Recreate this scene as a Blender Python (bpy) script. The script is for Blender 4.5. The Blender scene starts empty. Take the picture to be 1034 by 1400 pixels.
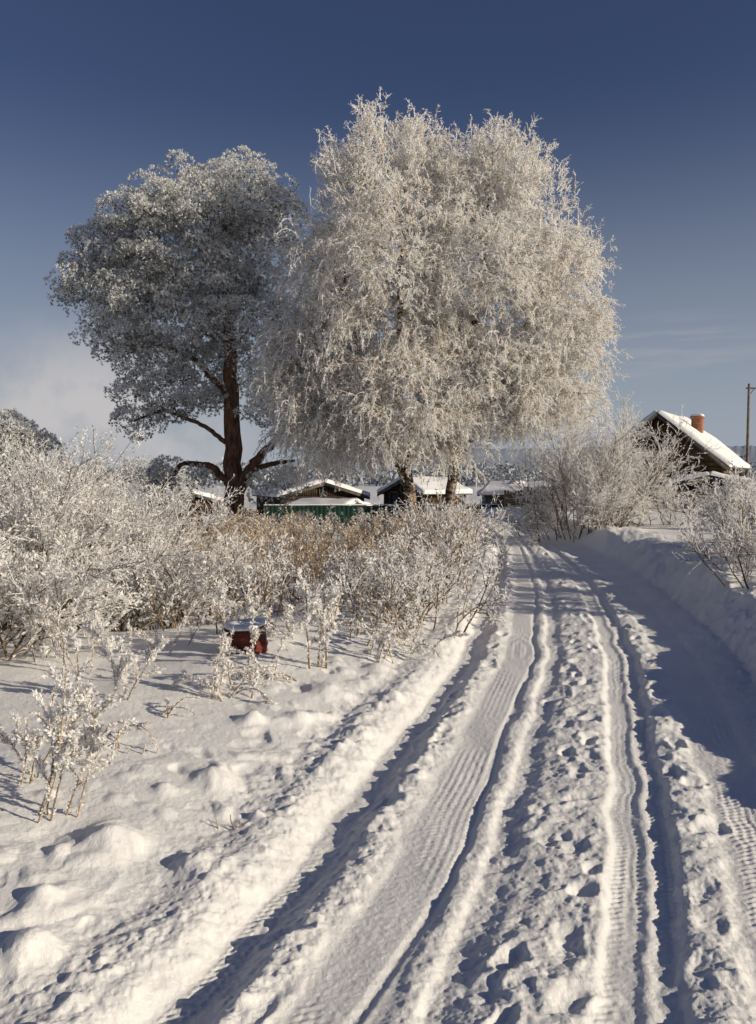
import bpy, math, numpy as np
from mathutils import Vector
rng=np.random.default_rng(11)
scene=bpy.context.scene

# ---------------------------------------------------------------- helpers
def nrm(v): return v/np.maximum(np.linalg.norm(v,axis=-1,keepdims=True),1e-9)
def sm(a,b,x):
    t=np.clip((x-a)/(b-a),0,1); return t*t*(3-2*t)
def _h(ix,iy,s):
    n=(ix.astype(np.int64)*374761393+iy.astype(np.int64)*668265263+s*1442695041)&0xffffffff
    n=((n^(n>>13))*1274126177)&0xffffffff
    n=n^(n>>16)
    return (n&0xffff)/65535.0
def vn(x,y,s=0):
    ix=np.floor(x);iy=np.floor(y);fx=x-ix;fy=y-iy
    fx=fx*fx*fx*(fx*(fx*6-15)+10);fy=fy*fy*fy*(fy*(fy*6-15)+10)
    a=_h(ix,iy,s);b=_h(ix+1,iy,s);c=_h(ix,iy+1,s);d=_h(ix+1,iy+1,s)
    return ((a*(1-fx)+b*fx)*(1-fy)+(c*(1-fx)+d*fx)*fy)*2-1
def fbm(x,y,s=0,o=3):
    r=0;a=1
    for i in range(o):
        r=r+a*vn(x*2**i+13.7*i+.37*y*2**i,y*2**i-.37*x*2**i+5.1*i,s+i);a*=.5
    return r/1.6

class MB:
    def __init__(s): s.V=[];s.F=[];s.M=[];s.n=0
    def raw(s,V,F,m):
        s.V.append(V.reshape(-1,3));s.F.append(F.reshape(-1,4)+s.n);s.M.append(np.full(F.reshape(-1,4).shape[0],m,np.int32));s.n+=V.reshape(-1,3).shape[0]
    def quads(s,Q,m):
        Q=Q.reshape(-1,4,3);s.raw(Q,np.arange(Q.shape[0]*4).reshape(-1,4),m)
    def strands(s,P,R,m,sides=3):
        P=np.asarray(P,float);N,K,_=P.shape
        R=np.broadcast_to(R,(N,K))
        T=np.empty_like(P);T[:,1:-1]=P[:,2:]-P[:,:-2];T[:,0]=P[:,1]-P[:,0];T[:,-1]=P[:,-1]-P[:,-2];T=nrm(T)
        ref=nrm(rng.normal(size=(N,1,3))+np.array([3.,.5,0]))
        n1=nrm(np.cross(T,ref+0*T));n2=np.cross(T,n1)
        a=np.arange(sides)*2*math.pi/sides
        V=P[:,:,None,:]+R[:,:,None,None]*(np.cos(a)[None,None,:,None]*n1[:,:,None,:]+np.sin(a)[None,None,:,None]*n2[:,:,None,:])
        idx=np.arange(N*K*sides).reshape(N,K,sides)
        j=np.roll(idx,-1,axis=2)
        F=np.stack([idx[:,:-1],j[:,:-1],j[:,1:],idx[:,1:]],-1)
        s.raw(V,F,m)
    def flakes(s,C,D,L,W,m):
        D=nrm(D);S=nrm(np.cross(D,rng.normal(size=D.shape)))
        L=np.broadcast_to(L,(len(C),))[:,None];W=np.broadcast_to(W,(len(C),))[:,None]
        Q=np.stack([C,C+D*L*.45+S*W*.5,C+D*L,C+D*L*.45-S*W*.5],1)
        s.quads(Q,m)
    def box(s,c,sz,m,rz=0.):
        hx,hy,hz=[q/2 for q in sz]
        v=np.array([[x,y,z] for z in(-hz,hz) for x,y in((-hx,-hy),(hx,-hy),(hx,hy),(-hx,hy))],float)
        co,si=math.cos(rz),math.sin(rz)
        v=np.stack([v[:,0]*co-v[:,1]*si,v[:,0]*si+v[:,1]*co,v[:,2]],1)+np.array(c,float)
        F=np.array([[0,3,2,1],[4,5,6,7],[0,1,5,4],[1,2,6,5],[2,3,7,6],[3,0,4,7]])
        s.raw(v,F,m)
    def slab(s,c4,t,m):
        c=np.array(c4,float);n=nrm(np.cross(c[1]-c[0],c[3]-c[0]))
        v=np.concatenate([c,c+n*t]);F=np.array([[0,3,2,1],[4,5,6,7],[0,1,5,4],[1,2,6,5],[2,3,7,6],[3,0,4,7]])
        s.raw(v,F,m)
    def snowcap(s,c4,t,m,nu=24,nv=16,edge=.14,seed=0):
        c=np.array(c4,float);n=nrm(np.cross(c[1]-c[0],c[3]-c[0]))
        u=np.linspace(0,1,nu);v=np.linspace(0,1,nv);u=.5-.5*np.cos(u*math.pi);v=.5-.5*np.cos(v*math.pi)
        U,Vv=np.meshgrid(u,v,indexing='ij')
        P=(c[0]*((1-U)*(1-Vv))[...,None]+c[1]*(U*(1-Vv))[...,None]+c[2]*(U*Vv)[...,None]+c[3]*((1-U)*Vv)[...,None])
        lu=np.linalg.norm(c[1]-c[0]);lv=np.linalg.norm(c[3]-c[0])
        e=np.minimum(np.minimum(U,1-U)*lu,np.minimum(Vv,1-Vv)*lv)
        k=np.sqrt(np.clip(1-(1-np.clip(e/edge,0,1))**2,0,1))
        P=P+n*((t*k*(1+.25*vn(P[...,0]*1.3+seed,P[...,1]*1.3+P[...,2],seed)))[...,None])
        idx=np.arange(nu*nv).reshape(nu,nv)
        F=np.stack([idx[:-1,:-1],idx[1:,:-1],idx[1:,1:],idx[:-1,1:]],-1)
        s.raw(P,F,m)
    def build(s,name,mats,parent=None,smooth=False,loc=None,rz=None):
        V=np.concatenate(s.V);F=np.concatenate(s.F);M=np.concatenate(s.M)
        me=bpy.data.meshes.new(name)
        me.vertices.add(len(V));me.vertices.foreach_set("co",V.astype(np.float32).ravel())
        me.loops.add(F.size);me.loops.foreach_set("vertex_index",F.astype(np.int32).ravel())
        me.polygons.add(len(F));me.polygons.foreach_set("loop_start",(np.arange(len(F))*4).astype(np.int32))
        me.polygons.foreach_set("material_index",M)
        if smooth: me.polygons.foreach_set("use_smooth",np.ones(len(F),bool))
        for m in mats: me.materials.append(m)
        me.update(calc_edges=True)
        ob=bpy.data.objects.new(name,me);scene.collection.objects.link(ob)
        if parent: ob.parent=parent
        if loc is not None: ob.location=loc
        if rz is not None: ob.rotation_euler=(0,0,rz)
        return ob

def grow(S,D,L,K,wander,g):
    S=np.asarray(S,float);N=len(S);P=np.empty((N,K,3));P[:,0]=S;D=nrm(np.asarray(D,float))
    L=np.broadcast_to(L,(N,))[:,None];g=np.broadcast_to(g,(N,))
    for k in range(1,K):
        D=nrm(D+rng.normal(size=(N,3))*wander+np.stack([0*g,0*g,g],1))
        P[:,k]=P[:,k-1]+D*L/(K-1)
    return P
def at(P,i,t):
    K=P.shape[1];f=t*(K-1);k=np.minimum(f.astype(int),K-2);r=(f-k)[:,None]
    a=P[i,k];b=P[i,k+1];return a*(1-r)+b*r,nrm(b-a)
def kids(P,n,lo,hi,ang,K,wander,g,t0=.2,t1=1.,up=0.):
    N=len(P);i=np.repeat(np.arange(N),n);t=rng.uniform(t0,t1,len(i))
    p,d=at(P,i,t);r=nrm(np.cross(d,rng.normal(size=d.shape)))
    D=d*math.cos(ang)+r*math.sin(ang)+np.array([0,0,up])
    L=rng.uniform(lo,hi,len(i))*(1.15-.5*t)
    return grow(p,D,L,K,wander,g)
def flakes_on(mb,P,n,L,W,m,mix=.8):
    N=len(P);i=np.repeat(np.arange(N),n);t=rng.uniform(0.05,1,len(i))
    p,d=at(P,i,t);D=d+rng.normal(size=d.shape)*mix
    mb.flakes(p,D,rng.uniform(.5,1.2,len(i))*L,W*rng.uniform(.6,1.3,len(i)),m)

# ---------------------------------------------------------------- materials
def mat(name):
    m=bpy.data.materials.new(name);m.use_nodes=True;nt=m.node_tree;b=nt.nodes["Principled BSDF"]
    b.inputs["Specular IOR Level"].default_value=.2;return m,nt,b
def ramp(nt,fac,stops):
    r=nt.nodes.new("ShaderNodeValToRGB");e=r.color_ramp.elements
    while len(e)<len(stops): e.new(.5)
    for k,(p,c) in enumerate(stops): e[k].position=p;e[k].color=(*c,1)
    nt.links.new(fac,r.inputs[0]);return r.outputs[0]
def noise(nt,scale,detail=3,vec=None,rough=.5):
    n=nt.nodes.new("ShaderNodeTexNoise");n.inputs["Scale"].default_value=scale;n.inputs["Detail"].default_value=detail;n.inputs["Roughness"].default_value=rough
    if vec is None:
        tc=nt.nodes.new("ShaderNodeTexCoord");vec=tc.outputs["Object"]
    nt.links.new(vec,n.inputs["Vector"]);return n.outputs["Fac"]
def bump(nt,b,h,st,dist,prev=None):
    n=nt.nodes.new("ShaderNodeBump");n.inputs["Strength"].default_value=st;n.inputs["Distance"].default_value=dist
    nt.links.new(h,n.inputs["Height"])
    if prev: nt.links.new(prev,n.inputs["Normal"])
    nt.links.new(n.outputs[0],b.inputs["Normal"]);return n.outputs[0]
def simple(name,stops,scale=5,rough=.8,bst=.3,bd=.02,bscale=None):
    m,nt,b=mat(name);f=noise(nt,scale,5);nt.links.new(ramp(nt,f,stops),b.inputs["Base Color"]);b.inputs["Roughness"].default_value=rough
    bump(nt,b,noise(nt,bscale or scale*3,4),bst,bd);return m
def flakemat(name,stops,trans=.3):
    m=bpy.data.materials.new(name);m.use_nodes=True;nt=m.node_tree;nt.nodes.remove(nt.nodes["Principled BSDF"])
    g=nt.nodes.new("ShaderNodeNewGeometry")
    c=ramp(nt,g.outputs["Random Per Island"],stops)
    b=nt.nodes.new("ShaderNodeBsdfDiffuse");nt.links.new(c,b.inputs[0]);out=b.outputs[0]
    if trans>0:
        t=nt.nodes.new("ShaderNodeBsdfTranslucent");nt.links.new(c,t.inputs[0])
        mx=nt.nodes.new("ShaderNodeMixShader");mx.inputs[0].default_value=trans
        nt.links.new(b.outputs[0],mx.inputs[1]);nt.links.new(t.outputs[0],mx.inputs[2]);out=mx.outputs[0]
    nt.links.new(out,nt.nodes["Material Output"].inputs[0]);return m

snow,nt,b=mat("snow")
b.inputs["Roughness"].default_value=.5
nt.links.new(ramp(nt,noise(nt,1.2,5),[(.3,(.76,.765,.775)),(.7,(.84,.84,.838))]),b.inputs["Base Color"])
p=bump(nt,b,noise(nt,45,6,rough=.75),.6,.012)
bump(nt,b,noise(nt,280,3),.9,.003,p)
roofsnow=simple("roof_snow",[(.3,(.78,.79,.81)),(.7,(.84,.84,.85))],2,.6,.3,.03)
frost=flakemat("hoar_frost",[(0,(.68,.65,.61)),(.35,(.91,.90,.89)),(1,(.97,.97,.97))],.45)
frostb=flakemat("hoar_frost_birch",[(0,(.76,.72,.66)),(.2,(.95,.94,.92)),(1,(.99,.99,.99))],.48)
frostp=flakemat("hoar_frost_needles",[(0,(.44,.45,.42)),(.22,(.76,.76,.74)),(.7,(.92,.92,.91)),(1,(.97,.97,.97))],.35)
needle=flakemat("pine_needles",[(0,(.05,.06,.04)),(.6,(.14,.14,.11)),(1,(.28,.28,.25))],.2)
twig=flakemat("bare_twigs",[(0,(.08,.055,.035)),(.5,(.17,.12,.08)),(1,(.30,.24,.18))],.0)
btwig=flakemat("birch_twigs",[(0,(.26,.16,.08)),(.5,(.46,.33,.20)),(1,(.66,.54,.40))],.0)
straw=flakemat("dry_straw",[(0,(.20,.12,.06)),(.5,(.38,.27,.15)),(1,(.57,.46,.32))],.2)
pbark,nt,b=mat("pine_bark")
tc=nt.nodes.new("ShaderNodeTexCoord");sp=nt.nodes.new("ShaderNodeSeparateXYZ");nt.links.new(tc.outputs["Object"],sp.inputs[0])
mp=nt.nodes.new("ShaderNodeMapping");mp.inputs["Scale"].default_value=(6,6,1.6);nt.links.new(tc.outputs["Object"],mp.inputs[0])
nb=noise(nt,1.5,6,mp.outputs[0],.65)
c1=ramp(nt,nb,[(.35,(.035,.022,.016)),(.65,(.22,.115,.07))])
c2=ramp(nt,nb,[(.35,(.09,.045,.022)),(.65,(.30,.16,.09))])
mr=nt.nodes.new("ShaderNodeMapRange");mr.inputs[1].default_value=3;mr.inputs[2].default_value=9;nt.links.new(sp.outputs[2],mr.inputs[0])
mx=nt.nodes.new("ShaderNodeMixRGB");nt.links.new(mr.outputs[0],mx.inputs[0]);nt.links.new(c1,mx.inputs[1]);nt.links.new(c2,mx.inputs[2])
nt.links.new(mx.outputs[0],b.inputs["Base Color"]);b.inputs["Roughness"].default_value=.9;bump(nt,b,nb,1.,.12)
bbark,nt,b=mat("birch_bark")
tc=nt.nodes.new("ShaderNodeTexCoord");mp=nt.nodes.new("ShaderNodeMapping");mp.inputs["Scale"].default_value=(2,2,5);nt.links.new(tc.outputs["Object"],mp.inputs[0])
nb=noise(nt,1.6,6,mp.outputs[0],.65)
nt.links.new(ramp(nt,nb,[(.45,(.04,.028,.02)),(.56,(.22,.16,.11)),(.75,(.46,.40,.33))]),b.inputs["Base Color"]);b.inputs["Roughness"].default_value=.85;bump(nt,b,nb,.8,.05)
wood=simple("old_dark_timber",[(.3,(.026,.018,.013)),(.7,(.085,.054,.034))],3,.85,.5,.02)
woodg=simple("grey_boards",[(.3,(.06,.055,.05)),(.7,(.15,.135,.12))],4,.85,.5,.02)
woody=simple("yellow_boards",[(.3,(.22,.14,.05)),(.7,(.36,.25,.10))],4,.8,.4,.02)
green=simple("green_sheet_metal",[(.3,(.007,.028,.021)),(.7,(.011,.042,.029))],2,.5,.1,.01)
bluep=simple("faded_blue_boards",[(.3,(.16,.24,.34)),(.7,(.28,.38,.48))],3,.8,.3,.02)
brick=simple("chimney_brick",[(.3,(.22,.09,.05)),(.7,(.40,.18,.10))],6,.9,.5,.02)
glass=simple("dark_window_glass",[(.3,(.02,.025,.03)),(.7,(.04,.05,.06))],1,.1,0,.001)
trim=simple("painted_trim",[(.3,(.5,.52,.55)),(.7,(.65,.66,.68))],3,.7,.2,.01)
rust=simple("rusty_red_paint",[(.40,(.035,.018,.014)),(.55,(.11,.022,.016)),(.75,(.17,.05,.03))],9,.7,.6,.02)
polew=simple("pole_wood",[(.3,(.12,.09,.065)),(.7,(.24,.19,.14))],4,.9,.3,.01)

# ---------------------------------------------------------------- terrain
cy=[-30,2.66,3.07,3.63,4.45,5.74,8.08,10.15,13.65,17.2,20.8,26.4,33,39.6,48,60,90]
cx=[-12.7,-.96,-.81,-.62,-.39,-.04,.61,1.04,1.71,2.3,2.93,3.6,4.1,4.2,3.2,0,-12]
Ty=np.arange(-30,90,.1);Tx=np.interp(Ty,cy,cx);k=np.exp(-np.linspace(-2.5,2.5,25)**2/2);k/=k.sum()
Tx=np.convolve(np.pad(Tx,12,'edge'),k,'valid')
PO=[-40,-6,-3,-1.5,-.6,-.25,-.04,.06,.14,.20,.33,.40,.48,.56,.63,.67,.97,1.01,1.07,1.11,1.2,1.28,1.4,1.6,1.67,1.71,1.83,1.87,1.91,1.98,2.03,2.1,2.2,2.26,2.6,2.66,3.0,3.25,3.55,3.9,5,40]
PZ=[.1,.24,.24,.20,.11,.045,.065,.045,0,-.045,-.05,-.025,.02,.012,-.005,-.016,-.016,-.003,-.003,-.03,-.03,-.003,.008,.008,.003,-.032,-.036,-.02,-.036,-.032,.004,.012,.004,-.018,-.016,.0,.03,.24,.43,.48,.46,.42]
To=np.arange(-12,12,.01);Tz=np.interp(To,PO,PZ);k=np.exp(-np.linspace(-2.5,2.5,7)**2/2);k/=k.sum();Tz=np.convolve(np.pad(Tz,3,'edge'),k,'valid')
RO=[-9,-.5,-.2,-.03,.12,.2,.33,.42,.5,.58,.64,1.0,1.02,1.1,1.25,1.35,1.62,1.70,1.98,2.04,2.2,2.28,2.6,2.8,3.1,3.6,4.5,9]
RA=[.0,.06,.45,.7,.5,.2,.2,.6,.7,.55,.04,.04,.35,.35,.35,.5,.5,.05,.05,.5,.5,.12,.15,.35,.8,.9,.4,.3]
mounds=[(-1.24,3.70,.12),(-.82,3.56,.09),(-.92,4.48,.10),(-1.15,4.27,.06),(-1.35,3.18,.06),(-1.29,2.86,.09),(-1.42,3.52,.05),(-.39,6.37,.12),(0,7.17,.12),(-.86,5.5,.08),(-.13,5.5,.06),(.13,6.37,.08),(-.55,5.67,.09),(.55,8.44,.1),(-1.7,4.1,.05),(-.3,4.9,.06),(-.62,4.1,.04),(-.55,4.75,.05)]
pr=np.random.default_rng(5)
prints=[]
for s_ in np.arange(2.0,26,.25):
    for c in (1.36,1.56,.50,2.12):
        if pr.random()<.62: prints.append((s_+pr.normal()*.10,c+pr.normal()*.05,pr.uniform(.04,.075),pr.uniform(.05,.12),pr.uniform(.014,.030)))
def H(x,y,det=True):
    x=np.asarray(x,float);y=np.asarray(y,float)
    xb=np.interp(y,Ty,Tx);w=1-.3*sm(12,28,y)
    o=(x-xb)/w+.015*vn(y*2.1,y*0,3)
    if det: o=o+(.010*vn(x*9,y*9,88)+.02*vn(x*2.7,y*2.7,89))*sm(.0,.1,np.abs(o-.82)-.1)
    road=np.interp(o,To,Tz)
    road=road*(1-.25*sm(3,3.3,o)*sm(7,4,y))
    fade=sm(60,40,y)
    z=road*fade+.1*(1-fade)
    left=sm(.9,4,-o)
    z=z-.75*left*sm(7.5,13,y)*sm(300,30,y)
    z=z-.35*sm(36,48,y)
    z=z+.06*fbm(x*.45,y*.45,9,3)*sm(.2,1.5,-o)+.10*fbm(x*.5,y*.4,19,3)*sm(3,3.6,o)
    z=z+.5*fbm(x*.03,y*.03,4,2)*sm(60,150,np.hypot(x,y))
    if det:
        nearf=np.clip(1.25-y/22,.15,1)
        R=np.interp(o,RO,RA)*fade
        a=fbm(x*7,y*7,21,3);bq=vn(x*19+4,y*19,31);c=vn(x*42,y*42,41);c2=vn(x*83,y*83,43)
        ab=1-np.abs(vn(x*10,y*10,51))*2
        ridge=vn(x*2.5,y*2.5,61)
        z=z+R*nearf*(.020*a+.008*bq+.004*c+.002*c2+.016*np.clip(a+bq*.5-.1,0,1)*(1+ridge)+.010*ab*ridge)
        z=z+.08*fbm(x*2.6,y*2.0,95,3)*sm(2.7,3.2,o)*sm(5.5,4,o)*fade
        z=z+.012*fbm(x*2.2,y*2.2,71,2)*sm(0,.4,-o)+.0012*c*nearf+.0008*c2*nearf
        band=sm(.05,.3,-o)*sm(1.5,.7,-o)*nearf
        lump=fbm(x*5.2,y*5.2,171,2)
        z=z+band*.055*np.clip(lump-.22,0,1)-band*.05*np.clip(-lump-.30,0,1)
        z=z+.006*fbm(x*1.1+y*.6,y*5-x*2,75,2)*sm(.3,1,-o)
        z=z+.008*fbm(x*3,y*1.6,76,2)*sm(.6,.8,o)*sm(3,2.8,o)
        for c0,wd in((.82,.15),(1.77,.07),(1.945,.05),(2.43,.15),(.265,.05)):
            mk=sm(wd,wd*.75,np.abs(o-c0))*sm(14,5,y)*np.clip(.5+vn(x*2,y*1.4,8),0,1)
            z=z+mk*(.0034*np.sin(2*math.pi*(y/.042+np.abs(o-c0)*9))+.0016*np.sin(2*math.pi*o/.043+2*vn(y*.7,y*0,2)))
        z=z-.010*sm(.04,0,np.abs(o-.93-.06*vn(y*.5,y*0,7)))*fade
        for (mx_,my,r) in mounds:
            q=(np.abs(y-my)<3*r)
            if q.any():
                d=np.hypot((x[q]-mx_),(y[q]-my)*.85)/r*(1+.25*vn(x[q]*9,y[q]*9,77))
                z[q]+=.60*r*np.exp(-d**2.2)
        for (py,po,rx,ry,dp) in prints:
            q=(np.abs(y-py)<.35)&(np.abs(o-po)<.25)
            if q.any():
                d=np.sqrt(((o[q]-po)/rx)**2+((y[q]-py)/ry)**2)*(1+.35*vn(x[q]*14,y[q]*14,78))
                z[q]+=-dp*np.exp(-d**2.4)+dp*.3*np.exp(-((d-1.4)/.4)**2)
    return z
def Hs(x,y): return float(H(np.array([x]),np.array([y]),False)[0])

py=np.arange(700,26,-.85);rows=1447/py
rows=np.concatenate([-np.geomspace(30,1,14),[-.4,.2,.8,1.3,1.7],rows[rows>1.9],np.geomspace(57,4500,60)])
ud=np.arange(-.60,.66,1/760);uo=np.geomspace(.02,40,110)
us=np.concatenate([(-.60-uo)[::-1],ud,ud[-1]+uo])
Y=np.repeat(rows[:,None],len(us),1);X=us[None,:]*(np.maximum(Y,1)+.3)
Z=H(X.ravel(),Y.ravel()).reshape(X.shape)
mb=MB();V=np.stack([X,Y,Z],-1);idx=np.arange(X.size).reshape(X.shape)
F=np.stack([idx[:-1,:-1],idx[:-1,1:],idx[1:,1:],idx[1:,:-1]],-1)
mb.raw(V,F,0);mb.build("snowy_ground_with_road",[snow],smooth=True)

# hills
hm=simple("distant_forest_haze_tint",[(.35,(.30,.35,.43)),(.65,(.36,.41,.49))],.004,1,0,.1)  # aerial haze painted into the hills' base colour as pale blue-grey
def hills(name,dist,base,amp,seed,a0,a1,m,j=.03):
    a=np.linspace(math.radians(a0),math.radians(a1),1600)
    low=(base+amp*fbm(a*3,a*0+seed,seed,2));low=low*(.40+.60*sm(-.28,.05,a));jit=low*j*(vn(a*90,a*0,seed+5)+vn(a*330,a*0,seed+6))
    mb=MB();levels=np.array([-.1,.5,.9,1.])
    R=dist*(1+np.array([0,.06,.12,.14]))
    P=np.stack([np.sin(a)[:,None]*R,np.cos(a)[:,None]*R,low[:,None]*levels+jit[:,None]*np.array([0,0,0,1.])],-1)
    i=np.arange(1600*4).reshape(1600,4);F=np.stack([i[:-1,:-1],i[1:,:-1],i[1:,1:],i[:-1,1:]],-1)
    mb.raw(P,F,0);return mb.build(name,[m],smooth=True)
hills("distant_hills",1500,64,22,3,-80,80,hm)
hm2=flakemat("frosted_forest",[(0,(.22,.25,.29)),(.5,(.36,.39,.43)),(1,(.50,.52,.55))],.1)
mb=MB();n=2600;aa=rng.uniform(math.radians(-60),math.radians(60),n);dd=rng.uniform(230,330,n);hh=rng.uniform(2.5,7,n)*(1+.5*vn(aa*12,aa*0,3))
B=26;c=np.stack([np.sin(aa)*dd,np.cos(aa)*dd,0*aa],1)
cc=np.repeat(c,B,0);hr=np.repeat(hh,B);t=rng.uniform(0,1,n*B);rad=hr*.32*(1-t)**.6
cc=cc+np.stack([rng.normal(size=n*B)*rad,rng.normal(size=n*B)*rad,t*hr],1)
mb.flakes(cc,rng.normal(size=cc.shape)+np.array([0,0,.6]),rng.uniform(.8,1.8,n*B),rng.uniform(.6,1.3,n*B),0);mb.build("distant_treeline",[hm2])

# ---------------------------------------------------------------- trees
def skeleton(trunks,targets,lift=.12,K=7):
    N=[];R=[]
    for P,r in trunks:
        for p,q in zip(P,r): N.append(p);R.append(q)
    N=list(N);base=np.array(N)
    d0=np.array([np.min(np.linalg.norm(base-t,axis=1)) for t in targets])
    out=[];rad=[]
    for i in np.argsort(d0):
        t=targets[i];A=np.array(N);v=A-t;dist=np.linalg.norm(v,axis=1)
        hd=np.hypot(v[:,0],v[:,1]);cost=dist+1.2*np.maximum(0,v[:,2]+.25*hd)+ (A[:,2]<1.5)*2
        j=int(np.argmin(cost));n=A[j];D=dist[j]
        if D<.15: continue
        c=(n+t)/2+np.array([0,0,lift*D])+rng.normal(size=3)*.07*D
        s=np.linspace(0,1,K)[:,None];P=n*(1-s)**2+2*c*s*(1-s)+t*s*s
        P[1:-1]+=rng.normal(size=(K-2,3))*.02*D
        r0=min(R[j]*.62,.02+.028*D);rr=np.linspace(r0,max(.012,r0*.35),K)
        out.append(P);rad.append(rr)
        for k in range(2,K): N.append(P[k]);R.append(rr[k])
    return np.array(out),np.array(rad)
def lobepts(lobes,n,lo,hi):
    L=np.array(lobes,float);w=L[:,3]*L[:,5]+L[:,3]*L[:,4];w/=w.sum()
    i=rng.choice(len(L),n,p=w);d=nrm(rng.normal(size=(n,3)));r=rng.uniform(lo**2,hi**2,n)**.5
    off=d*L[i,3:6]*r[:,None]
    return L[i,:3]+off,nrm(off)
def trunkline(pts,r0,r1,K=26):
    pts=np.array(pts,float);t=np.linspace(0,1,len(pts));s=np.linspace(0,1,K)
    P=np.stack([np.interp(s,t,pts[:,k]) for k in range(3)],1)
    P[1:-1]=(P[:-2]+P[1:-1]*2+P[2:])/4
    P[1:,:2]+=rng.normal(size=(K-1,2))*.03
    r=r1+(r0-r1)*(1-s)**.8;r[0]*=1.45;r[1]*=1.15
    return P,r

def birch(name,trs,lobes,ncl,nst):
    mb=MB();T=[trunkline(*t) for t in trs]
    for P,r in T: mb.strands(P[None],r[None],0,10)
    C,O=lobepts(lobes,ncl,.35,.95);C[:,2]=np.maximum(C[:,2],1.9)
    LP,LR=skeleton(T,C[:int(ncl*.6)],.10)
    mb.strands(LP,LR*1.1,1,5)
    flakes_on(mb,LP,10,.11,.05,2,.7)
    i=rng.integers(0,ncl,nst);st=C[i]+rng.normal(size=(nst,3))*np.array([.34,.34,.34]);out=O[i]
    zt=sm(9,15,st[:,2])
    d=out*.7+rng.normal(size=out.shape)*.45;d[:,2]+=.5+.7*zt
    low=sm(1.5,-2.5,st[:,0])*(1-zt)
    g=-.28+.24*zt-.12*low;L=rng.uniform(.4,1.15,nst)*(1-.4*zt+.35*low)
    P=grow(st,d,L,7,.13,g)
    P[...,2]=np.maximum(P[...,2],.75+.3*rng.random((nst,1)))
    h=int(nst*.30)
    mb.strands(P[:h],np.linspace(.017,.008,7)[None],3,3)
    mb.strands(P[h:],np.linspace(.018,.009,7)[None],2,3)
    P2=kids(P,6,.12,.36,.8,4,.16,-.14,.1,1.)
    mb.strands(P2,np.linspace(.010,.005,4)[None],2,3)
    flakes_on(mb,P,14,.095,.030,2,.8);flakes_on(mb,P2,4,.085,.028,2,.8)
    mb.build(name,[bbark,btwig,frostb,btwig])
bl1=[(.6,32,14.2,1.9,2.2,1.7),(1.9,32,14.0,1.3,2,1.5),(-.9,31.8,12.5,1.6,2.2,2.0),(-1.5,31.6,9.8,2.0,2.6,2.2),(.6,31.5,9.4,2.8,4,3.8),(-2.2,31.5,7.2,2.1,2.6,1.7),(-2.5,31.6,5.2,1.8,2,1.6),(-1.0,31.4,3.9,2.0,2.4,1.6),(1.0,31.4,5.0,2.8,3.6,2.3),(-3.5,31.6,6.8,1.2,1.5,1.3),(-2.6,31.4,3.6,1.2,1.5,1.1)]
bl2=[(4.7,32.6,14.0,1.8,2.2,1.8),(5.9,32.4,12.6,1.6,2,1.6),(6.7,32.4,10.4,1.7,2.2,1.3),(8.1,32.4,10.6,.6,.9,.6),(6.9,32.4,7.6,1.8,2.4,1.8),(8.1,32.4,7.0,.9,1.3,1.2),(6.5,32.2,5.2,1.9,2.2,1.4),(4.5,32,5.4,2.6,3.4,2.0),(3.6,32.3,9.5,2.8,4,3.6),(3.2,32.5,12.7,1.5,2,1.9),(3.0,32,3.8,1.5,1.7,1.4),(7.9,32.2,5.0,1.0,1.3,1.0)]
birch("birch_tree",[([(1.45,32,-.3),(1.15,32,2),(.7,32,6),(1.0,32,11),(1.3,32,15.0)],.26,.03),([(1.2,32,1.5),(-.4,31.8,5),(-1.3,31.6,9),(-.9,31.6,12.5)],.15,.02)],bl1,600,9200)
birch("birch_tree",[([(2.75,33,-.3),(3.1,33,2.2),(3.6,33,6),(4.3,32.8,11),(4.6,32.7,15.0)],.24,.03),([(3.1,33,2.3),(4.6,32.6,5),(5.9,32.5,8),(7.0,32.5,10)],.15,.02)],bl2,560,8800)

def pine(name,trunks,lobes,ncl,ntuft,scale=1.,rc=(.36,.66)):
    mb=MB();T=[trunkline(*t) for t in trunks]
    for P,r in T: mb.strands(P[None],r[None],0,12)
    C,O=lobepts(lobes,ncl,.5,1.0)
    k=int(min(ncl*.35,230));LP,LR=skeleton(T,C[:k]-np.array([0,0,.15]),-.05)
    mb.strands(LP,LR*1.1,0,6)
    rr=rng.uniform(rc[0],rc[1],ncl)
    i=np.repeat(np.arange(ncl),ntuft);n=len(i)
    d=nrm(rng.normal(size=(n,3))+np.array([0,0,.45])+O[i]*.5)
    bumpy=1+.22*np.sin(d[:,0]*6+i)*np.sin(d[:,1]*6+i*2)
    c=C[i]+d*(rr[i]*bumpy)[:,None]*np.array([1,1,.75])*(rng.uniform(.8,1.,n)**.5)[:,None]
    up=d[:,2]+rng.normal(size=n)*.18
    fr=up>-.12
    B=10
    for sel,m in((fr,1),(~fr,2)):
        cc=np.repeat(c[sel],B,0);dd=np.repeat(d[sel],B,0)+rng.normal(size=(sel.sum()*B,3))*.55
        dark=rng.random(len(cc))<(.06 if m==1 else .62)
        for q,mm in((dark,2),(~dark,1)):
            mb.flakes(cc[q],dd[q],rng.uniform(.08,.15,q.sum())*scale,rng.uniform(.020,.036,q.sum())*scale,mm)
    mb.build(name,[pbark,frostp,needle])
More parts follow.
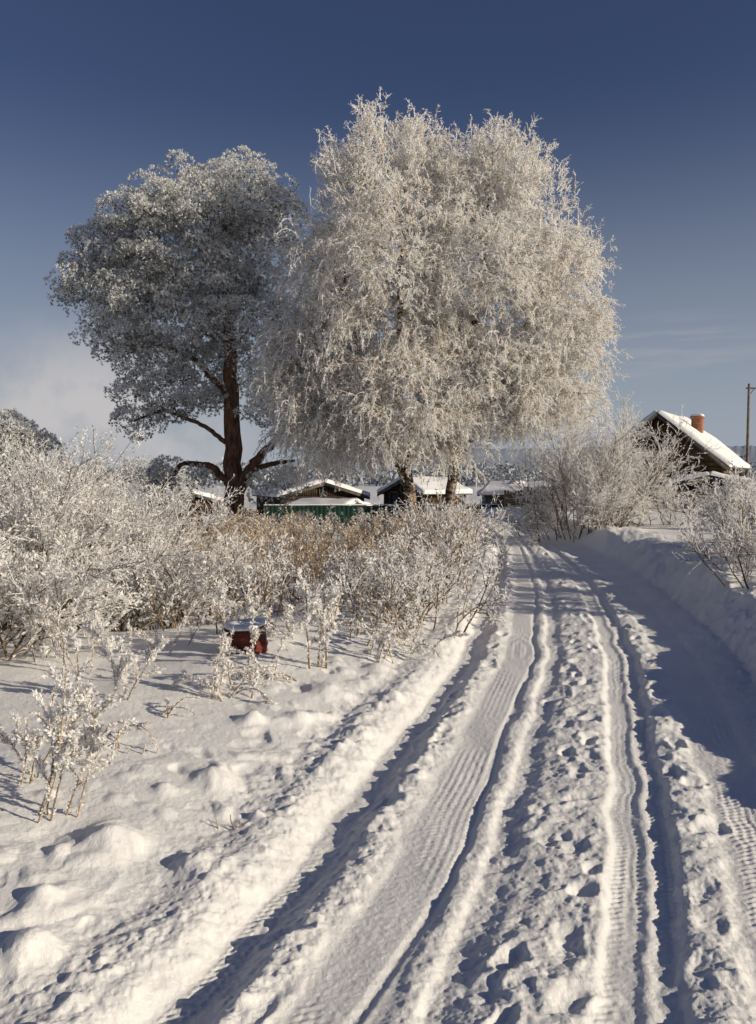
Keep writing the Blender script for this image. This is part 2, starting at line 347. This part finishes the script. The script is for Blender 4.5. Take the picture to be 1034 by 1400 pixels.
pl=[(-6.6,35,13.5,2.9,3,2.0),(-9.6,35,13.0,2.1,2.4,1.6),(-8.3,34.6,11.8,3.1,3.4,2.3),(-5.1,35,12.1,1.9,2.6,2.5),(-10.9,35,10.4,2.7,2.8,1.5),(-12.4,35,9.6,1.3,1.5,1.3),
    (-8.8,34.6,8.4,3.2,3.2,1.5),(-5.6,34.8,8.8,1.9,2.4,1.9),(-11.0,35,7.8,1.6,1.6,1.0),(-8.8,35,5.6,2.3,2,1.1),(-10.4,35,4.3,1.3,1.3,.6),(-5.1,35.3,5.9,1.5,1.8,1.7),(-4.3,34.4,1.6,1.0,.9,.7),(-8.6,34.8,2.0,1.2,.8,.4),(-9.3,34.6,1.1,.8,.6,.4),(-11.8,35,11.8,1.2,1.4,1.1),(-7.6,34.5,9.9,2.6,2.5,1.3),(-9.6,34.8,6.7,1.8,1.8,1.0),(-6.8,35.8,7,1.2,1,1.2)]
pine("pine_tree",[([(-6.3,35,-.6),(-6.25,35,2),(-6.35,35,6),(-6.5,35,10),(-6.6,35,14.0)],.50,.06),
  ([(-6.2,34.9,.9),(-5.7,34.8,2.0),(-5.0,34.8,2.9),(-4.3,34.8,3.6)],.27,.12),
  ([(-6.4,34.9,1.6),(-7.2,34.7,2.4),(-8.4,34.6,2.5),(-9.4,34.6,1.2)],.17,.06),
  ([(-6.3,35,.8),(-5.5,34.8,2.2),(-4.4,34.7,2.5),(-3.6,34.8,2.6)],.16,.06),
  ([(-6.3,35,3.2),(-7.5,34.8,4.1),(-9.2,34.8,4.8),(-10.6,34.9,4.3)],.11,.04),
  ([(-6.35,35,5.2),(-7.6,34.8,6.8),(-9.4,34.8,7.6),(-11.4,34.9,7.6)],.15,.05)],pl,1000,54)
pine("pine_tree",[([(-15.5,33,-1),(-15.4,33,4)],.2,.04)],[(-15.8,33,3.6,1.6,1.6,1.3),(-14.4,33,2.9,1.2,1.3,1.0),(-16.5,33,2.0,1.5,1.5,1.2),(-14.2,33,1.5,1.4,1.2,.9),(-13.3,33,1.6,.8,.8,.7)],200,40)
pine("pine_tree",[([(-13.6,48,-1),(-13.6,48,2.6)],.15,.04)],[(-13.8,48,2.1,1.8,1.5,1.0),(-12.6,48,1.2,1.8,1.5,1.0),(-16,48,1.1,1.5,1.5,1.0)],120,30)

# ---------------------------------------------------------------- shrubs / weeds
def shrub(name,x,y,h,spread,n,n2,n3,fl,fw,nf=4,tw=None,lean=(0,0),rad=.012,fm=None,n4=0,wander=.10):
    tw=tw or twig;mb=MB()
    bx=rng.normal(size=(n,2))*spread*.22;z0=Hs(x,y)-.08
    S=np.stack([x+bx[:,0],y+bx[:,1],np.full(n,z0)],1)
    D=np.stack([bx[:,0]*1.6+rng.normal(size=n)*spread*.28+lean[0],bx[:,1]*1.6+rng.normal(size=n)*spread*.28+lean[1],np.full(n,h)],1)
    P=grow(S,D,h*rng.uniform(.6,1.05,n),8,wander,.02)
    mb.strands(P,np.linspace(rad,rad*.3,8)[None],0,4)
    P2=kids(P,n2,.28*h,.5*h,.6,6,.13,.03,.15,.95);mb.strands(P2,np.linspace(rad*.5,rad*.25,6)[None],0,3)
    P3=kids(P2,n3,.10*h,.24*h,.7,4,.15,.03,.15,1.);mb.strands(P3,np.linspace(rad*.42,rad*.25,4)[None],1,3)
    flakes_on(mb,P,nf*3,fl,fw,1,.7);flakes_on(mb,P2,nf*2,fl,fw,1,.7);flakes_on(mb,P3,nf,fl,fw,1,.7)
    if n4:
        P4=kids(P3,n4,.05*h,.12*h,.7,3,.15,.0,.1,1.);mb.strands(P4,np.linspace(rad*.34,rad*.2,3)[None],1,3);flakes_on(mb,P4,nf//2+1,fl,fw,1,.7)
    mb.build(name,[tw,fm or frost])
S="frosted_shrub"
for (x,y,h,sp) in [(-3.9,8.6,1.75,1.9),(-4.9,9.8,2.3,2.0),(-3.5,10.2,1.6,1.6),(-4.6,12.0,2.4,2.2),(-6.8,14,2.5,2.6),(-3.6,7.0,1.2,1.2),(-5.8,12,2.4,2.2)]:
    shrub(S,x,y,h,sp,26,10,6,.05,.020,4,n4=2)
for (x,y,h,sp,n) in [(-2.0,9.2,1.05,1.0,16),(-1.4,9.8,1.1,.8,14),(-2.7,10.2,1.0,1.2,14),(.45,9.4,.95,1.1,24),(.15,10.2,.95,1.1,22),(.85,11.0,1.2,1.0,24),(1.1,13.5,1.4,1.0,22),(-.5,12.5,.85,1.2,14),(1.5,17,1.6,1.3,20)]:
    shrub(S,x,y,h,sp,n,5,3,.055,.024,5,rad=.012,wander=.13)
for (x,y,h,sp,n) in [(6.2,23,3.2,2.3,26),(6.9,23.5,2.7,1.6,16),(5.6,22,2.1,1.8,18),(8.6,24,1.2,2.0,12),(5.1,24,1.5,1.5,12),(6.9,14.2,1.4,1.8,18),(7.7,15.5,1.5,2.0,18),(6.6,12.8,1.2,1.6,14),(10.9,21,1.3,2.2,14)]:
    shrub(S,x,y,h,sp,n,8,6,.07,.022,3,n4=2,rad=.017,wander=.14)
for (x,y,h,sp,n) in [(5.15,10.4,1.0,1.3,16),(5.6,11.6,1.25,1.4,16)]:
    shrub(S,x,y,h,sp,n,7,5,.045,.016,4,n4=0,rad=.013,wander=.15)
for (x,y,h,sp,n) in [(7.4,1.2,1.2,1.6,7),(7.6,4.6,.9,1.6,6),(8.6,-1.5,2.0,2.0,8),(8.2,7.6,1.1,2.0,8)]:  # unseen shrubs right of the frame, added to cast shadows across the road
    shrub(S,x,y,h,sp,n,6,4,.06,.02,3,rad=.016)
def meadow(name,n,x0,x1,y0,y1,h,mats,flk,bend=-.05):
    mb=MB();x=rng.uniform(x0,x1,n);y=rng.uniform(y0,y1,n)
    xb=np.interp(y,Ty,Tx);ok=(x<xb-.35)&(vn(x*.7,y*.4,5)>-.1);x=x[ok];y=y[ok];n=len(x)
    z=H(x,y,False)-.05;D=np.stack([rng.normal(size=n)*.28,rng.normal(size=n)*.28,np.ones(n)],1)
    P=grow(np.stack([x,y,z],1),D,h*rng.uniform(.4,1.2,n)*(1+.3*vn(x,y,6)),7,.11,bend)
    mb.strands(P,np.linspace(.010,.005,7)[None],0,3)
    P2=kids(P,5,.12*h,.32*h,.55,4,.12,-.03,.35,1.);mb.strands(P2,np.linspace(.007,.004,4)[None],0,3)
    flakes_on(mb,P,9,flk,flk*.38,1,.6);flakes_on(mb,P2,5,flk,flk*.38,1,.6)
    mb.build(name,mats)
strawfrost=flakemat("frosted_straw",[(0,(.42,.30,.18)),(.35,(.70,.60,.47)),(1,(.93,.90,.85))],.4)
meadow("dry_grass_meadow",2200,-9,2.6,13,30,1.1,[straw,strawfrost],.09)
meadow("frosted_weeds",300,-3.6,.4,8.0,13,.5,[straw,frost],.05)
meadow("frosted_weeds",260,-12,-2,16,34,.8,[straw,frost],.10)
meadow("frosted_weeds",420,-7,3.4,30,38,1.0,[straw,frost],.12)
def weed(name,x,y,h,n=5,spread=.25,n2=6,n3=4,fl=.03,fw=.013,rad=.005,bend=0.,nf=10):
    mb=MB();z0=Hs(x,y)-.03
    S_=np.stack([x+rng.normal(size=n)*spread*.3,y+rng.normal(size=n)*spread*.3,np.full(n,z0)],1)
    D=np.stack([rng.normal(size=n)*spread,rng.normal(size=n)*spread,np.ones(n)],1)
    P=grow(S_,D,h*rng.uniform(.65,1.15,n),10,.08,bend)
    mb.strands(P,np.linspace(rad,rad*.5,10)[None],0,5)
    flakes_on(mb,P,nf*14,fl*.8,fw*.8,1,1.0)
    if n2:
        P2=kids(P,n2,.15*h,.34*h,.65,5,.12,bend*.6,.3,1.);mb.strands(P2,rad*.7,0,3);flakes_on(mb,P2,nf*9,fl*.8,fw*.8,1,1.)
        if n3:
            P3=kids(P2,n3,.06*h,.14*h,.7,3,.1,0,.2,1.);mb.strands(P3,rad*.5,1,3);flakes_on(mb,P3,int(nf*2),fl*.8,fw*.8,1,1.)
    mb.build(name,[straw,frost])
W="frosted_weed"
weed(W,-1.60,3.85,.76,6,.18,7,4,.032,.015);weed(W,-1.85,4.2,.6,4,.2,6,3,.035,.016)
weed(W,-.52,7.0,.78,4,.22,6,4,.05,.024,.009);weed(W,-1.85,5.75,.58,4,.25,5,3,.04,.02)
weed(W,-1.15,6.0,.55,9,.35,2,0,.04,.018,bend=-.2,rad=.006);weed(W,-1.5,5.4,.32,4,.3,0,0,bend=-.25,rad=.006)
weed(W,-1.62,4.75,.40,4,.3,0,0,bend=-.38,rad=.006);weed(W,0.0,7.5,.55,7,.4,2,0,bend=-.22,fl=.045,fw=.02,rad=.007)
weed(W,-.85,6.6,.7,7,.6,2,0,.045,.02,bend=-.15,rad=.006);weed(W,-1.42,4.75,.1,2,.2,0,0,fl=.012);weed(W,-.66,3.95,.09,3,.3,0,0,fl=.01,fw=.004,nf=2)
weed(W,.35,8.3,.5,7,.5,3,0,bend=-.15,fl=.045,fw=.02,rad=.007);weed(W,-2.5,6.6,.6,5,.3,5,2)
weed(W,-2.0,7.4,.5,6,.5,3,2);weed(W,-1.5,8.0,.6,7,.5,3,2,fl=.045,fw=.02);weed(W,-.95,8.0,.45,6,.4,3,2,bend=-.1,fl=.045,fw=.02);weed(W,-2.9,7.0,.6,6,.4,4,3)

# ---------------------------------------------------------------- barrel
def empty(name,loc,rz=0):
    e=bpy.data.objects.new(name,None);scene.collection.objects.link(e);e.location=loc;e.rotation_euler=(0,0,rz);return e
bz=Hs(-1.2,7.35)-.03
e=empty("rusty_metal_barrel",(-1.2,7.35,bz));e.rotation_euler=(math.radians(3),math.radians(-4),0)
prof=[(-.3,.185),(0,.185),(.06,.185),(.075,.195),(.09,.195),(.105,.185),(.24,.185),(.245,.195),(.26,.195),(.27,.18),(.26,.16),(.255,0.001)]
mb=MB();A=np.linspace(0,2*math.pi,41)[:-1];V=np.array([[[r*math.cos(a),r*math.sin(a),z] for a in A] for z,r in prof])
i=np.arange(V.shape[0]*40).reshape(-1,40);j=np.roll(i,-1,1);mb.raw(V,np.stack([i[:-1],j[:-1],j[1:],i[1:]],-1),0);mb.build("drum_body",[rust],e,True)
mb=MB();pr2=[(.258,.192),(.285,.20),(.30,.17),(.312,.10),(.315,.001)];V=np.array([[[r*(1+.05*math.sin(3*a))*math.cos(a),r*math.sin(a),z+.01*math.sin(2*a+1)] for a in A] for z,r in pr2])
i=np.arange(V.shape[0]*40).reshape(-1,40);j=np.roll(i,-1,1);mb.raw(V,np.stack([i[:-1],j[:-1],j[1:],i[1:]],-1),0);mb.build("snow_cap",[roofsnow],e,True)

# ---------------------------------------------------------------- buildings
def house(name,x,y,rz,W_,L,wh,rh,wallm,gablem,chim=None,oh=.45,logs=True,win=True,st=.28):
    z0=Hs(x,y)-.1;e=empty(name,(x,y,z0),rz)
    mb=MB()
    if logs:
        n=int(wh/.24)
        for k in range(n):
            z=.12+k*.24
            for P in ([(-W_-.15,0,z),(W_+.15,0,z)],[(-W_-.15,L,z),(W_+.15,L,z)],[(-W_,-.15,z+.1),(-W_,L+.15,z+.1)],[(W_,-.15,z+.1),(W_,L+.15,z+.1)]):
                mb.strands(np.array([P],float),.135,0,8)
    else:
        nb=int(2*W_/.18)
        for k in range(nb): mb.box((-W_+(k+.5)*2*W_/nb,0,wh/2),(2*W_/nb-.012,.04+.01*(k%2),wh),0)
        nb=int(L/.18)
        for sx in(-W_,W_):
            for k in range(nb): mb.box((sx,(k+.5)*L/nb+.03,wh/2),(.04+.01*(k%2),L/nb-.012,wh),0)
        mb.box((0,L,wh/2),(2*W_,.04,wh),0)
    mb.build("walls",[wallm],e)
    mb=MB();nb=int(2*W_/.16)
    for k in range(nb):
        xc=-W_+(k+.5)*2*W_/nb;hh=max(.05,rh*(1-abs(xc)/W_)-.06)
        for yy in(-.02,L+.02): mb.box((xc,yy,wh+hh/2),(2*W_/nb-.012,.05+.012*(k%2),hh),0)
    mb.build("gable_boards",[gablem],e)
    sl=rh/W_;ex=W_+oh;ez=wh-oh*sl
    mb=MB();ap=wh+rh+.03
    mb.slab([(-ex,-oh,ez),(0,-oh,ap),(0,L+oh,ap),(-ex,L+oh,ez)],.07,0)
    mb.slab([(0,-oh,ap),(ex,-oh,ez),(ex,L+oh,ez),(0,L+oh,ap)],.07,0)
    for sx in(-1,1):
        mb.slab([(0,-oh-.03,ap-.16),(sx*ex,-oh-.03,ez-.16),(sx*ex,-oh-.03,ez+.04),(0,-oh-.03,ap+.04)],.04*sx,0)
    mb.build("roof",[woodg],e)
    mb=MB();q=.09
    mb.snowcap([(-ex-.05,-oh-.05,ez+q),(.02,-oh-.05,ap+q),(.02,L+oh,ap+q),(-ex-.05,L+oh,ez+q)],st,0)
    mb.snowcap([(-.02,-oh-.05,ap+q),(ex+.05,-oh-.05,ez+q),(ex+.05,L+oh,ez+q),(-.02,L+oh,ap+q)],st,0,seed=4)
    mb.build("roof_snow",[roofsnow],e,True)
    if win:
        mb=MB()
        for xx in(-W_*.45,W_*.45):
            mb.box((xx,-.20,wh*.58),(.8,.05,1.0),0);
            for dx,dz,sx,sz in((-.42,0,.1,1.16),(.42,0,.1,1.16),(0,.53,.74,.1),(0,-.53,.74,.1),(0,0,.05,.96)):
                mb.box((xx+dx,-.235,wh*.58+dz),(sx,.07,sz),1)
        mb.box((0,-.09,wh+rh*.38),(.45,.05,.5),0)
        for dx,dz,sx,sz in((-.26,0,.07,.64),(.26,0,.07,.64),(0,.28,.45,.07),(0,-.28,.45,.07)): mb.box((dx,-.11,wh+rh*.38+dz),(sx,.06,sz),1)
        mb.build("windows",[glass,woodg],e)
    if chim:
        mb=MB();cx_,cy_,ch=chim;zb=wh+rh*(1-abs(cx_)/W_)
        mb.box((cx_,cy_,zb+ch/2-.2),(.5,.5,ch+.4),0);mb.box((cx_,cy_,zb+ch+.04),(.62,.62,.1),0)
        for k in range(int(ch/.12)): mb.box((cx_,cy_,zb+k*.12+.2),(.51,.51,.09),0)
        mb.build("chimney",[brick],e);mb=MB();mb.snowcap([(cx_-.3,cy_-.3,zb+ch+.095),(cx_+.3,cy_-.3,zb+ch+.095),(cx_+.3,cy_+.3,zb+ch+.095),(cx_-.3,cy_+.3,zb+ch+.095)],.12,0,8,8);mb.build("chimney_snow",[roofsnow],e,True)
    return e
R=math.radians
wood2=simple("weathered_log_timber",[(.3,(.05,.030,.018)),(.7,(.17,.10,.058))],3,.85,.5,.02)
house("log_house",14.1,40.5,R(-33),2.9,5.0,2.4,2.35,wood2,wood2,(1.2,3.0,.95),win=True,st=.2)
house("porch_shed",15.6,38.0,R(-15),1.6,1.6,1.2,.35,wood2,wood2,None,.25,False,False,.2)
house("dark_barn",-4.0,58,R(20),3.0,8,1.7,.9,wood,wood,None)
house("garden_shed",-1.6,52,R(60),1.6,4,.9,.35,wood,wood,None,.3,False,False,.25)
house("log_cottage",1.9,58,R(-50),2.0,4,1.2,.8,wood,wood,None)
house("blue_shed",9.0,52,R(15),1.2,3,1.0,.7,bluep,bluep,None,.25,False,False,.2)
house("small_barn",10.8,52,R(70),1.8,3.5,1.1,.5,woodg,wood,None,.3,False,False,.3)
house("small_barn",-14.5,62,R(30),2.6,5,1.0,.7,wood,wood,None,.3,False,False,.3)

def metal_fence(name,x0,y0,x1,y1,h):
    L=math.hypot(x1-x0,y1-y0);z0=Hs((x0+x1)/2,(y0+y1)/2)-.1;e=empty(name,(x0,y0,z0),math.atan2(y1-y0,x1-x0))
    n=int(L/.05);s=np.linspace(0,L,n);d=.012*np.clip(np.sin(s*2*math.pi/.25)*2,-1,1)
    V=np.stack([np.stack([s,d,0*s],1),np.stack([s,d,0*s+h+.03*(np.floor(s/2.4)%2)],1)],1);i=np.arange(n*2).reshape(n,2)
    mb=MB();mb.raw(V,np.stack([i[:-1,0],i[1:,0],i[1:,1],i[:-1,1]],-1),0);mb.build("sheets",[green],e)
    mb=MB()
    for q in np.arange(0,L+.1,2.4): mb.box((q,.08,h/2),(.07,.07,h+.05),0)
    mb.build("posts",[woodg],e)
    mb=MB();mb.snowcap([(0,-.05,h+.04),(L,-.05,h+.04),(L,.09,h+.04),(0,.09,h+.04)],.05,0,60,6,.05);mb.build("snow_line",[roofsnow],e,True)
metal_fence("green_metal_fence",-6.4,45,7.0,46,1.2)
def board_fence(name,x0,y0,x1,y1,h,m,gap=.03,w=.12):
    L=math.hypot(x1-x0,y1-y0);z0=Hs((x0+x1)/2,(y0+y1)/2)-.12;e=empty(name,(x0,y0,z0),math.atan2(y1-y0,x1-x0))
    mb=MB()
    for q in np.arange(0,L,w+gap):
        hh=h*rng.uniform(.9,1.04);mb.box((q,0,hh/2),(w,.025,hh),0,rng.normal()*.02)
    mb.build("boards",[m],e);mb=MB()
    for q in np.arange(0,L+.1,2.2): mb.box((q,.09,h/2),(.1,.1,h),0)
    for z in(.3,.8): mb.box((L/2,.04,h*z),(L,.04,.08),0)
    mb.build("rails_and_posts",[woodg],e)
board_fence("yellow_plank_gate",7.2,45.5,8.7,45.5,1.25,woody)
board_fence("wooden_plank_fence",8.9,44,12,42,1.3,woodg)
board_fence("wooden_plank_fence",6.2,34,8.2,33,1.1,woodg)
board_fence("wooden_plank_fence",11.3,36.6,20,35.8,1.0,wood)
board_fence("wooden_plank_fence",-19,47,-6.6,45.6,1.1,wood)

e=empty("power_pole",(20.6,45,Hs(20.6,45)-.2));mb=MB()
mb.strands(np.array([[(0,0,0),(0,0,3.5),(.02,0,7.2)]]),np.array([[.10,.08,.065]]),0,10);mb.box((.35,0,6.95),(1.0,.07,.07),0)
mb.strands(np.array([[(0,0,6.5),(.3,0,6.9)]]),.025,0,5);mb.build("pole_and_crossarm",[polew],e)
mb=MB()
for q in(.45,.8): mb.strands(np.array([[(q,0,6.98),(q,0,7.03),(q,0,7.08),(q,0,7.13)]]),np.array([[.02,.04,.04,.02]]),0,8)
mb.build("insulators",[trim],e);mb=MB()
for q in(.45,.8):
    t=np.linspace(0,1,20);mb.strands(np.stack([q+t*40,-t*6,7.12-3.2*t*(1-t)],1)[None],.012,0,4)
mb.build("wires",[glass],e)

# ---------------------------------------------------------------- light
el,az=R(18),R(110)
S_=Vector((math.cos(el)*math.sin(az),math.cos(el)*math.cos(az),math.sin(el)))
ld=bpy.data.lights.new("sun","SUN");ld.energy=5;ld.angle=R(.5);ld.color=(1,.87,.67)
lo=bpy.data.objects.new("sun",ld);scene.collection.objects.link(lo);lo.rotation_euler=(-S_).to_track_quat('-Z','Y').to_euler()
w=bpy.data.worlds.new("World");scene.world=w;w.use_nodes=True;nt=w.node_tree;bg=nt.nodes["Background"]
sky=nt.nodes.new("ShaderNodeTexSky");sky.sky_type='NISHITA';sky.sun_disc=False;sky.sun_elevation=el;sky.sun_rotation=az
sky.air_density=1.0;sky.dust_density=.8;sky.ozone_density=2.5;sky.altitude=200
tc=nt.nodes.new("ShaderNodeTexCoord")
mp=nt.nodes.new("ShaderNodeMapping");mp.inputs["Scale"].default_value=(3,3,38);nt.links.new(tc.outputs["Generated"],mp.inputs[0])
st=ramp(nt,noise(nt,1.4,5,mp.outputs[0],.55),[(.48,(0,0,0)),(.72,(1,1,1))])
def mrange(v,a,b_,c,d):
    m=nt.nodes.new("ShaderNodeMapRange");m.interpolation_type='SMOOTHSTEP'
    for k,q in zip((1,2,3,4),(a,b_,c,d)): m.inputs[k].default_value=q
    nt.links.new(v,m.inputs[0]);return m.outputs[0]
def blob(c,r0,r1,sc):
    s1=nt.nodes.new("ShaderNodeVectorMath");s1.operation='SUBTRACT';nt.links.new(tc.outputs["Generated"],s1.inputs[0]);s1.inputs[1].default_value=c
    s2=nt.nodes.new("ShaderNodeVectorMath");s2.operation='MULTIPLY';nt.links.new(s1.outputs[0],s2.inputs[0]);s2.inputs[1].default_value=sc
    l=nt.nodes.new("ShaderNodeVectorMath");l.operation='LENGTH';nt.links.new(s2.outputs[0],l.inputs[0])
    return mrange(l.outputs["Value"],r0,r1,1,0)
def mul(a,b):
    m=nt.nodes.new("ShaderNodeMath");m.operation='MULTIPLY';nt.links.new(a,m.inputs[0])
    if isinstance(b,float): m.inputs[1].default_value=b
    else: nt.links.new(b,m.inputs[1])
    return m.outputs[0]
def mixc(f,a,c,mode='MIX'):
    m=nt.nodes.new("ShaderNodeMixRGB");m.blend_type=mode
    if isinstance(f,float): m.inputs[0].default_value=f
    else: nt.links.new(f,m.inputs[0])
    nt.links.new(a,m.inputs[1]);m.inputs[2].default_value=(*c,1);return m.outputs[0]
sx=nt.nodes.new("ShaderNodeSeparateXYZ");nt.links.new(tc.outputs["Generated"],sx.inputs[0])
base=mixc(1.0,sky.outputs[0],(.86,.80,1.0),'MULTIPLY')
haze=mul(mrange(sx.outputs[2],-.04,.44,1,0),.92)
base=mixc(haze,base,(6.6,7.5,8.7))
m1=mul(mul(blob((.33,.93,.15),.02,.17,(1,1,3.5)),st),.40)
pn=ramp(nt,noise(nt,10,6,rough=.6),[(.33,(.15,.15,.15)),(.60,(1,1,1))])
m2=mul(mul(blob((-.33,.94,.05),.06,.24,(1,1,1.5)),pn),.95)
col=mixc(m2,mixc(m1,base,(10.,9.6,9.2)),(10.2,9.9,10.0))
nt.links.new(col,bg.inputs[0]);bg.inputs[1].default_value=.053

cam=bpy.data.cameras.new("camera");co=bpy.data.objects.new("camera",cam);scene.collection.objects.link(co)
co.location=(0,0,1.8);co.rotation_euler=(R(90-2.34),0,0);cam.sensor_fit='VERTICAL';cam.sensor_height=24
cam.lens=12/math.tan(R(64.9/2));cam.clip_end=8000;cam.clip_start=.05
scene.camera=co
scene.view_settings.view_transform='Standard';scene.view_settings.look='None';scene.view_settings.exposure=0
